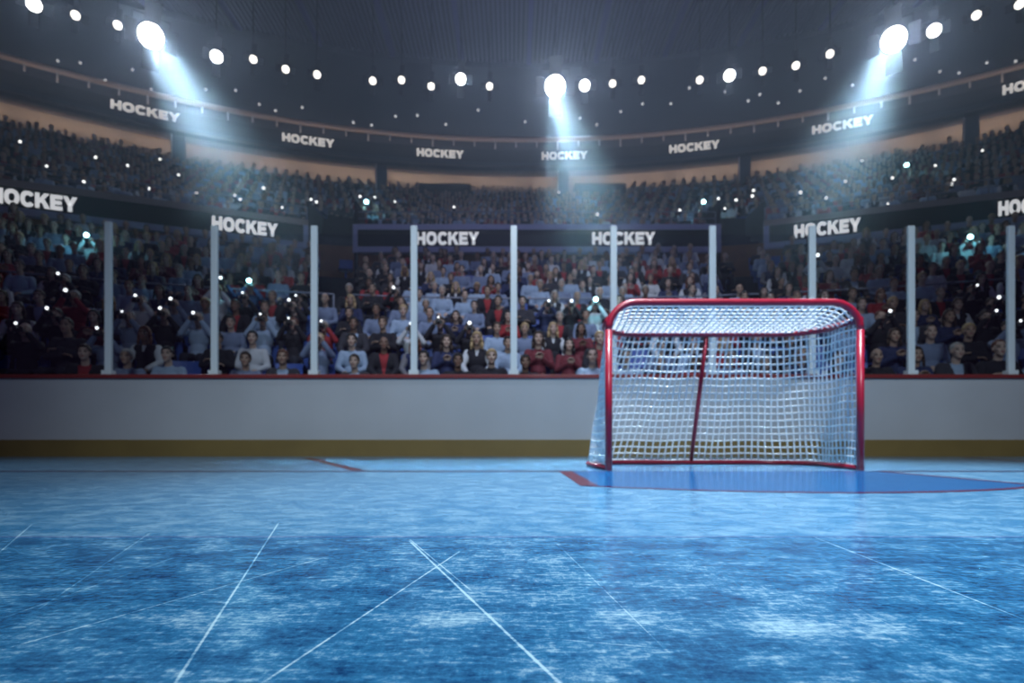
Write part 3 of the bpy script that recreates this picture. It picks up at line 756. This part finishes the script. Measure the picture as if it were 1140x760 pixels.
for s in own:
    c = cell(s); pool = PHOTOLOOKS if s.get('flash') else LOOKS
    for _ in range(200):
        lk = random.choices(pool, [l[3] for l in pool])[0]
        fem = KIND[lk[1]]['female']
        hc = random.choices(['dark brown', 'black', 'grey', 'blond', 'auburn'], (8, 6, 4, 3, 2) if not fem else (8, 5, 1, 5, 4))[0]
        style = 'long' if fem else random.choices(['short', 'cropped', 'bald'], (8, 2, 1))[0]
        hw = {'long': 'long %s hair' % hc, 'short': '%s hair' % hc, 'cropped': 'cropped %s hair' % hc, 'bald': 'bald head'}[style]
        ky = (c, lk[0], hw)
        if ky not in used: break
    used.add(ky)
    sca = random.uniform(.95, 1.06)
    r = add_person(lk, hc, style, (s['x'], s['y'], s['z']), -s['a'] + random.uniform(-.12, .12), sca)
    pn = pane(s['px']); pw = 'behind %s pane' % ordinal(pn) if True else ''
    lab = 'person in %s, %s, %s, behind %s pane from left' % (lk[0], hw, rowname(s['i']), ordinal(pn))
    if len(lab.split()) > 16: lab = 'person in %s, %s, %s behind %s pane' % (lk[0], hw, rowname(s['i']), ordinal(pn))
    tag(r, lab, 'person', 'spectators seated in the lower stands')
    if s.get('flash'):
        p = r.location + (Matrix.Rotation(r.rotation_euler.z, 3, 'Z') @ Vector((0, -.31, 1.255))) * sca
        flashes.append((p, -s['a'], s['flash'], 'in %s behind %s pane from left' % (rowname(s['i']), ordinal(pn)), proj(p)))
# seats for the nearest rows, empty ones too
sv = sorted([s for s in slots if -5 < s['px'] < 1145], key=lambda s: (not (s.get('own') or not s['occ']), s['y']))[:300]
cnt = {}
for s in sorted(sv, key=lambda s: s['px']):
    r = add_seat((s['x'], s['y'], s['z']), -s['a']); c = cell(s); cnt[c] = cnt.get(c, 0) + 1; s['ownseat'] = True
    tag(r, '%sblue arena seat, %s, %s from left behind %s pane' % ('' if s['occ'] else 'empty ', rowname(s['i']), ordinal(cnt[c]), ordinal(c[1])), 'seat', 'blue seats of the lower stands')

# ---- far crowd as one mesh
def low_mesh(kd, style):
    """decimated figure -> verts, tris, slot (0 skin, 1 top, 2 second top, 3 trousers, 4 hair)"""
    V, Fc, S = [], [], []
    parts = [(KIND[kd]['body'], 0, 700)] + [(me, 1 + q, 260) for q, (n, me) in enumerate(KIND[kd]['tops'])] + [(TROU, 3, 120)] + ([(HAIR[style], 4, 160)] if style else [])
    for me, slot, target in parts:
        o = bpy.data.objects.new('t', me); COL.objects.link(o)
        d = o.modifiers.new('d', 'DECIMATE'); d.ratio = min(1, target / max(1, len(me.polygons) * 2))
        tr = o.modifiers.new('t', 'TRIANGULATE')
        dg = bpy.context.evaluated_depsgraph_get(); m2 = bpy.data.meshes.new_from_object(o.evaluated_get(dg)); bpy.data.objects.remove(o)
        n0 = len(V); V += [tuple(v.co) for v in m2.vertices]
        for p in m2.polygons: Fc.append([n0 + q for q in p.vertices]); S.append(slot)
        bpy.data.meshes.remove(m2)
    return np.array(V), np.array(Fc), np.array(S)
LOWP = [(k, low_mesh(k, s)) for k, s in (('shirt', 'short'), ('shirt', 'cropped'), ('crossed', 'short'), ('jacket', 'short'), ('woman', 'long'), ('vest', 'long'), ('crossed', None))]
CM = [SKIN[0], SKIN[1], SKIN[2]] + [CLOTH[k] for k in ('pale blue', 'grey blue', 'white', 'black', 'charcoal', 'red', 'maroon', 'navy', 'grey', 'trouser')] + [HAIRM[k] for k in ('dark brown', 'black', 'grey', 'blond', 'auburn')]
CI = {m.name: i for i, m in enumerate(CM)}
def crowd(name, places, looks):
    VV, FF, MM = [], [], []; n = 0
    for (loc, rz, dark) in places:
        lk = random.choices(looks, [l[3] for l in looks])[0]
        cand = [q for q in LOWP if q[0] == lk[1]]; k, (V, Fc, S) = random.choice(cand)
        sca = random.uniform(.95, 1.07); c, s_ = math.cos(rz), math.sin(rz)
        R3 = np.array([[c, -s_, 0], [s_, c, 0], [0, 0, 1]]) * sca
        VV.append(V @ R3.T + np.array(loc)); FF.append(Fc + n); n += len(V)
        sk = CI[random.choices(SKIN, (6, 4, 1))[0].name]; hr = CI[HAIRM[random.choices(['dark brown', 'black', 'grey', 'blond', 'auburn'], (8, 6, 3, 3, 2))[0]].name]
        t = [CI[CLOTH[q].name] for q in lk[2]]; t = t + t
        MM.append(np.array([sk, t[0], t[1], CI[CLOTH['trouser'].name], hr])[S])
    VV = np.concatenate(VV); FF = np.concatenate(FF); MM = np.concatenate(MM)
    me = bpy.data.meshes.new(name); me.vertices.add(len(VV)); me.vertices.foreach_set('co', VV.ravel())
    me.loops.add(len(FF) * 3); me.loops.foreach_set('vertex_index', FF.ravel().astype(np.int32)); me.polygons.add(len(FF)); me.polygons.foreach_set('loop_start', np.arange(len(FF), dtype=np.int32) * 3)
    for m_ in CM: me.materials.append(m_)
    me.polygons.foreach_set('material_index', MM.astype(np.int32)); me.update(calc_edges=True); me.validate()
    o = bpy.data.objects.new(name, me); COL.objects.link(o); return o
pl = [((s['x'], s['y'], s['z']), -s['a'], 0) for s in slots if s['occ'] and not s.get('own')]
farseats = [((s['x'], s['y'], s['z']), -s['a']) for s in slots if not s.get('ownseat')]
upslots = []
for j in range(NUP):
    cy, R, z = upper_row(j); n = int(1.75 * R / .54)
    for k in range(-n // 2, n // 2 + 1):
        a = (k + .5 * (j % 2)) * .54 / R; x = RX + R * math.sin(a); y = cy + R * math.cos(a); px, py = proj((x, y, z + 1.27))
        if px < -130 or px > 1270: continue
        if j <= 1 and (345 < px < 393 or 803 < px < 850): continue
        if j >= 11 and any(a_ - 2 < px < c_ + 2 for a_, c_ in PORTALS): continue
        if j >= NUP - 2 and any(abs(px - q) < 9 for q in (199, 425, 627, 829, 1081)): continue
        farseats.append(((x, y, z), -a))
        if random.random() < .95: pl.append(((x, y, z), -a, 1))
cw = crowd('crowd', pl, LOOKS)
tag(cw, 'packed crowd of distant spectators filling the upper and rear rows', 'crowd', kind='stuff')
b = MB()
for (loc, rz) in farseats:
    Rm = Matrix.Rotation(rz, 3, 'Z'); L = Vector(loc)
    b.box(Rm @ Vector((0, 0, .44)) + L, (.46, .40, .04), Rm); b.box(Rm @ Vector((0, .235, .67)) + L, (.46, .04, .42), Rm @ Matrix.Rotation(-.2, 3, 'X')); b.box(Rm @ Vector((0, .1, .2)) + L, (.06, .08, .44), Rm)
tag(b.build('seating', M['seat']), 'rows of blue seats under the distant crowd', 'seating', kind='stuff')

# ------------------------------------------------------------------ camera flashes
def camera_meshes():
    b = MB(); b.box((0, 0, 0), (.13, .045, .085)); b.box((0, 0, .05), (.05, .04, .025)); body = b.mesh('camera', M['camera'])
    b = MB(); b.lathe([(.0, -.085), (.03, -.085), (.034, -.08), (.034, -.02)], 16); lens = b.mesh('lens', M['camera'])
    b = MB(); ss = bmesh.new(); bmesh.ops.create_uvsphere(ss, u_segments=12, v_segments=8, radius=1)
    b.add([v.co for v in ss.verts], [[v.index for v in f.verts] for f in ss.faces], 0, True); ss.free()
    return body, lens, b
CBODY, CLENS, CB = camera_meshes()
FW = CB.mesh('flash', M['flash']); FT = CB.mesh('flash', M['flash_teal'])
LIGHTS = []
def add_light(kind_, name, loc, power, col, size=.05, target=None, angle=None, blend=.5):
    d = bpy.data.lights.new(name, kind_); d.energy = power; d.color = col; d.shadow_soft_size = size
    if kind_ == 'SPOT': d.spot_size = math.radians(angle); d.spot_blend = blend
    o = bpy.data.objects.new(name, d); COL.objects.link(o); o.location = loc
    if target is not None: o.rotation_euler = (Vector(target) - Vector(loc)).to_track_quat('-Z', 'Y').to_euler()
    return o
def add_camera_flash(p, rz, colour, px_size, label, group):
    r = bpy.data.objects.new('camera', CBODY); COL.objects.link(r); r.location = p; r.rotation_euler = (0, 0, rz)
    c = bpy.data.objects.new('lens', CLENS); COL.objects.link(c); c.parent = r
    f = bpy.data.objects.new('flash', FT if colour == 'teal' else FW); COL.objects.link(f); f.parent = r
    rad = px_size / 2 / F * p[1]; f.location = (0, -.05, .075 + rad * .3); f.scale = (rad, rad * .5, rad)
    f['label'] = 'cyan glowing flash' if colour == 'teal' else 'white glowing flash'
    tag(r, label, 'camera', group)
    if colour == 'teal':
        d = Vector((0, -.35, .12)); d.rotate(Euler((0, 0, rz))); add_light('POINT', 'flash_glow', Vector(p) + d, 13, (.25, .85, 1), .03)
cams = []
for (p, rz, colour, where, pp) in sorted(flashes, key=lambda q: q[4][0]):
    cams.append((where, colour, p, rz))
seen = {}
tot = {}
for w_, c_, p, rz in cams: tot[(w_, c_)] = tot.get((w_, c_), 0) + 1
for w_, c_, p, rz in cams:
    k = (w_, c_); seen[k] = seen.get(k, 0) + 1
    lab = 'camera firing %s flash, held %s' % ('a cyan' if c_ == 'teal' else 'a white', w_)
    if tot[k] > 1: lab = 'camera firing %s flash, %s from left, held %s' % ('cyan' if c_ == 'teal' else 'white', ordinal(seen[k]), w_.replace(' from left', ''))
    add_camera_flash(p, rz, c_, 5 if c_ == 'teal' else random.uniform(2.2, 4), lab, 'firing cameras in the lower stands')
def c1(L, ox, oy): return [(x / 3 + ox, y / 3 + oy) for x, y in L]
UP = c1([(68, 483), (157, 566), (320, 535), (427, 562), (535, 540), (597, 593), (281, 618), (497, 640), (657, 653), (785, 662), (803, 675), (881, 637), (943, 702), (1039, 675), (1057, 684)], 0, 0)
UP += c1([(112, 667), (179, 682), (376, 700), (726, 650), (855, 725), (1130, 711), (63, 665)], 380, 0)
UP += c1([(119, 672), (178, 677), (140, 705), (236, 645), (232, 664), (393, 652), (478, 671), (543, 615), (598, 545), (699, 604), (684, 690), (843, 562), (905, 610), (898, 625), (1000, 512)], 760, 0)
UPT = [(408, 228), (783, 228), (1009, 187)]
def upper_hit(px, py):
    best = None
    for j10 in range(0, 131):
        j = j10 / 10; cy, R, z = upper_row(j); Y = on_ring(px, cy, R - .35); p = at(px, py, Y); d = abs(p.z - (z + 1.36))
        if best is None or d < best[0]: best = (d, p, math.atan2(p.x - RX, Y - cy))
    return best[1], -best[2]
allup = sorted([(q, 'white') for q in UP] + [(q, 'teal') for q in UPT], key=lambda t: t[0][0])
cn = {}
for (q, c_) in allup:
    p, rz = upper_hit(*q); reg = 'left' if q[0] < 370 else ('centre' if q[0] < 826 else 'right')
    k = (reg, c_); cn[k] = cn.get(k, 0) + 1; ntot = sum(1 for (q2, c2) in allup if c2 == c_ and ('left' if q2[0] < 370 else ('centre' if q2[0] < 826 else 'right')) == reg)
    if ntot == 1: lab = 'camera with a glowing cyan flash in the upper %s crowd' % reg
    else: lab = 'camera with %s flash in the upper %s crowd, %s from the left' % ('glowing cyan' if c_ == 'teal' else 'small white', reg, ordinal(cn[k]))
    add_camera_flash(p, rz, c_, 4.5 if c_ == 'teal' else random.uniform(2, 3.4), lab, 'firing cameras in the upper stands')
# ------------------------------------------------------------------ small bulbs on the soffit
CEIL = c1([(193, 197), (268, 203), (127, 227), (52, 244), (442, 227), (352, 261), (505, 291), (580, 322), (687, 292), (787, 295), (866, 342), (920, 363), (1009, 352)], 0, 0)
CEIL += c1([(40, 402), (101, 411), (181, 382), (254, 379), (349, 409), (457, 362), (614, 400), (853, 410), (933, 366), (1006, 340), (1101, 340), (797, 388)], 380, 0)
CEIL += c1([(22, 287), (143, 300), (219, 330), (258, 309), (319, 338), (392, 297), (476, 255), (567, 278), (776, 193), (859, 233), (923, 237), (1016, 203), (1112, 198)], 760, 0)
CEIL.sort()
nb = 0
LB = CB.mesh('bulb', M['bulb'])
bz = MB(); bz.lathe([(.0, 0), (.075, 0), (.08, .03), (.06, .06), (0, .06)], 14, Matrix.Rotation(PI / 2, 3, 'X')); BASEM = bz.mesh('lamp_base', M['can'])
for (px, py) in CEIL:
    best = None
    for t in range(0, 201):                              # walk along the soffit slope
        u = t / 200; r = lerp(RU - .2, RS, u); z = lerp(16.95, 18.05, u); Y = on_ring(px, CU, r); p = at(px, py, Y)
        d = abs(p.z - z)
        if best is None or d < best[0]: best = (d, p, z)
    if best[0] > .1: continue
    nb += 1; p = best[1]
    r = empty('ceiling_bulb', (p.x, p.y, best[2])); 
    c = bpy.data.objects.new('bulb', LB); COL.objects.link(c); c.parent = r; rad = 3.0 / 2 / F * p.y; c.scale = (rad,) * 3; c.location = (0, 0, -.03 - rad)
    c = bpy.data.objects.new('lamp_base', BASEM); COL.objects.link(c); c.parent = r; c.location = (0, 0, -.06)
    tag(r, 'tiny round white bulb on the dark soffit, %s from the left' % ordinal(nb), 'ceiling bulb', 'tiny bulbs dotted over the soffit')

# ------------------------------------------------------------------ spotlights
CL, RL = -6.9, 30.9
SPOTS = [(38, 5, 'mid'), (84, 17, 's'), (131, 28, 's'), (168, 40, 'big'), (241, 63, 'mid'), (282, 66, 's'), (318, 77, 's'), (353, 83, 's'), (415, 90, 's'), (447, 89, 's'), (480, 96, 's'), (513, 88, 'mid'), (545, 96, 's'),
 (618, 96, 'big'), (651, 95, 'mid'), (682, 93, 's'), (714, 89, 's'), (779, 89, 's'), (812, 84, 'mid'), (849, 79, 's'), (886, 73, 's'), (924, 60, 's'), (995, 44, 'big'), (1040, 34, 'mid'), (1087, 17, 's'), (1135, 5, 's')]
BEAM_T = {168: at(232, 150, 13), 618: at(650, 225, 13), 995: at(952, 150, 13)}
k_small = 0; k_mid = 0; k_big = 0
SPOS = {}
for (px, py, kd) in SPOTS:
    Y = on_ring(px, CL, RL); p = at(px, py, Y); s = {'s': 1.0, 'mid': 1.15, 'big': 1.7}[kd]
    R0 = {'s': .135, 'mid': .21, 'big': .40}[kd]
    r = empty('spotlight' if kd == 's' else 'floodlight', p)
    tgt = Vector((1.0, 3, 1.0)) if kd != 'big' else Vector((1.0, 3, 0))
    r.rotation_mode = 'QUATERNION'; r.rotation_quaternion = (tgt - p).to_track_quat('-Y', 'Z')
    Mw = Matrix.LocRotScale(p, r.rotation_quaternion, None); inv = Mw.inverted()
    b = MB(); b.lathe([(0, .62 * s), (R0 * .55, .60 * s), (R0 * .8, .42 * s), (R0 * 1.06, .08), (R0 * 1.16, 0), (R0 * 1.16, -.03), (R0 * 1.03, -.03), (R0 * 1.0, .02), (0, .03)], 24); b.build('housing', M['can'], r)
    b = MB(); b.lathe([(0, -.02), (R0 * .6, -.016), (R0, .0), (R0, .015), (0, .016)], 24); b.build('lens', {'s': M['lens'], 'mid': M['lens_mid'], 'big': M['lens_big']}[kd], r)
    for q in range(4):
        ln = .42 * s if q % 2 == 0 else .24 * s; wd = R0 * (1.1 if q % 2 == 0 else 1.5)
        Rq = Matrix.Rotation(q * PI / 2, 3, 'Y') @ Matrix.Rotation(.5, 3, 'X')
        b = MB(); vs = [(-wd * .55, -.006, 0), (wd * .55, -.006, 0), (wd * .62, -.006, ln), (-wd * .62, -.006, ln)]
        vs = vs + [(x, .006, z) for x, y, z in vs]
        off = Matrix.Rotation(q * PI / 2, 3, 'Y') @ Vector((0, -.03, R0 * 1.12))
        b.add([Rq @ Vector(v) + off for v in vs], [(0, 1, 2, 3), (7, 6, 5, 4), (0, 4, 5, 1), (1, 5, 6, 2), (2, 6, 7, 3), (3, 7, 4, 0)]); b.build('barn_door', M['can'], r)
    b = MB(); yk = [(-R0 * 1.2, .12, 0), (-R0 * 1.45, .12, .0), (-R0 * 1.45, .14, R0 * 1.5), (R0 * 1.45, .14, R0 * 1.5), (R0 * 1.45, .12, 0), (R0 * 1.2, .12, 0)]
    b.tube(yk, .022, 8); b.build('yoke', M['can'], r)
    top = Mw @ Vector((0, .14, R0 * 1.5)); cz = 18.24 if (p - Vector((RX, CU, p.z))).length < RS else 17.9
    b = MB(); b.tube([inv @ top, inv @ Vector((top.x, top.y, cz))], .022, 8); b.build('hanger_rod', M['can'], r)
    if kd == 's': k_small += 1; lab = 'small round spotlight with dark barn doors, %s from the left along the roof' % ordinal(k_small); g = 'small spotlights along the roof ring'
    elif kd == 'mid': k_mid += 1; lab = 'bright white floodlight without a beam, %s from the left under the roof' % ordinal(k_mid); g = 'bright floodlights along the roof ring'
    else: k_big += 1; lab = 'blazing floodlight throwing a wide beam at the %s of the roof' % ('left', 'centre', 'right')[k_big - 1]; g = 'blazing floodlights with beams'
    tag(r, lab, 'spotlight' if kd == 's' else 'floodlight', g)
    fwd = (tgt - p).normalized(); SPOS[px] = (p, fwd, kd)
# ------------------------------------------------------------------ haze in the air over the stands
hm = bpy.data.materials.new('thin arena haze'); hm.use_nodes = True; nt = hm.node_tree; nt.nodes.clear()
o_ = nt.nodes.new('ShaderNodeOutputMaterial'); vs_ = nt.nodes.new('ShaderNodeVolumeScatter'); vs_.inputs['Color'].default_value = (.66, .80, 1, 1); vs_.inputs['Density'].default_value = .014; vs_.inputs['Anisotropy'].default_value = .3
hg = nt.nodes.new('ShaderNodeNewGeometry'); hs = nt.nodes.new('ShaderNodeSeparateXYZ'); nt.links.new(hg.outputs['Position'], hs.inputs[0])
nt.links.new(ramp(nt, hs.outputs[2], 1.5, 10.0, .0015, .022), vs_.inputs['Density'])          # the smoke hangs under the roof
nt.links.new(vs_.outputs[0], o_.inputs['Volume'])
b = MB(); b.box((.8, 21.5, 9.6), (58, 26, 17.0)); hz = tag(b.build('haze', hm), 'thin bluish haze in the air over the stands showing the light beams', 'haze', kind='stuff')

# ------------------------------------------------------------------ light
COOL = (.80, .92, 1.0)
BT = (.62, .88, 1.0)
GT = (.66, .78, 1.0)
for px, (p, fwd, kd) in SPOS.items():
    if kd == 'big':
        bd_ = (BEAM_T[px] - p).normalized()
        for size_, spread_, pow_ in ((.75, 8, 62), (.35, 2.5, 4)):
            d = bpy.data.lights.new('beam_lamp', 'AREA'); d.shape = 'DISK'; d.size = size_; d.spread = math.radians(spread_); d.energy = pow_; d.color = BT
            o = bpy.data.objects.new('beam_lamp', d); COL.objects.link(o); o.location = p + bd_ * .05; o.rotation_euler = bd_.to_track_quat('-Z', 'Y').to_euler()
        add_light('SPOT', 'glow_lamp', p + fwd * .1, 800, GT, .15, p + fwd, 130, 1.0)
    elif kd == 'mid':
        add_light('SPOT', 'glow_lamp', p + fwd * .1, 110, GT, .1, p + fwd, 130, 1.0)
# unseen spots added to light the ice, goal and boards
add_light('SPOT', 'unseen_rink_light', (1.6, 1.0, 16), 28000, COOL, .5, (1.7, 3.4, 0), 30, 1.0)
add_light('SPOT', 'unseen_rink_light', (-3.5, 2.0, 16), 1800, COOL, .5, (-2.0, 4.6, 0), 34, 1.0)
add_light('SPOT', 'unseen_rink_light', (1, -9, 11), 7000, COOL, .5, (1.2, 6.6, .5), 52, 1.0)  # frontal fill added for the net and boards
# unseen spots added to brighten the crowd, fading at the sides
add_light('SPOT', 'unseen_stand_light', (.5, 2.0, 17.0), 8500, (.74, .77, 1), .4, (.8, 14, 2.6), 50, 1.0)
add_light('SPOT', 'unseen_stand_light', (.5, 6.0, 16.0), 420, (.66, .62, 1), .4, (.8, 30, 12), 90, 1.0)
# unseen bluish fill added to lift the roof ribs out of black
add_light('SPOT', 'roof_fill_light', (.8, 8, 9), 900, (.42, .42, 1), .4, (.8, 27, 18.2), 120, 1.0)
# unseen strips added to light the rear wall and ring front
def strip(r, z, tz, out, power, col, n=16, length=3.9):
    for i in range(n):
        q = lerp(-.74, .74, i / (n - 1)); d = bpy.data.lights.new('unseen_strip', 'AREA'); d.shape = 'RECTANGLE'; d.size = length; d.size_y = .08; d.energy = power; d.color = col
        o = bpy.data.objects.new('unseen_strip', d); COL.objects.link(o); o.location = (RX + r * math.sin(q), CU + r * math.cos(q), z)
        nrm = Vector((math.sin(q) * out, math.cos(q) * out, tz)).normalized(); tan = Vector((math.cos(q), -math.sin(q), 0))
        zz = -nrm; yy = zz.cross(tan); o.rotation_euler = Matrix((tan, yy, zz)).transposed().to_euler()
strip(RU + 1.65, 15.50, .05, 1, 10, (1, .90, .82))
strip(RU - .55, 16.2, .75, 1, 3, (1, .84, .72))
wd = bpy.data.worlds.new('ambient fill'); sc.world = wd; wd.use_nodes = True
wd.node_tree.nodes['Background'].inputs[0].default_value = (.16, .11, .29, 1); wd.node_tree.nodes['Background'].inputs[1].default_value = .26  # even purple ambient light added to tint the dark areas

# ------------------------------------------------------------------ camera
cd = bpy.data.cameras.new('camera_view'); cam = bpy.data.objects.new('camera_view', cd); COL.objects.link(cam)
cam.location = (0, 0, EYE); cam.rotation_euler = (PI / 2, 0, 0)
cd.sensor_width = 36; cd.lens = F / 1140 * 36; cd.shift_y = (HZ - 380) / 1140; cd.clip_start = .02; cd.clip_end = 200
cd.dof.use_dof = True; cd.dof.focus_distance = .85; cd.dof.aperture_fstop = 5.2
sc.camera = cam
sc.view_settings.view_transform = 'Standard'; sc.view_settings.look = 'None'; sc.view_settings.gamma = 1; sc.view_settings.use_curve_mapping = False; sc.view_settings.exposure = 0
cy_ = sc.cycles; cy_.use_denoising = True; cy_.max_bounces = 6; cy_.diffuse_bounces = 2; cy_.glossy_bounces = 3; cy_.transparent_max_bounces = 12; cy_.volume_bounces = 0; cy_.sample_clamp_indirect = 4
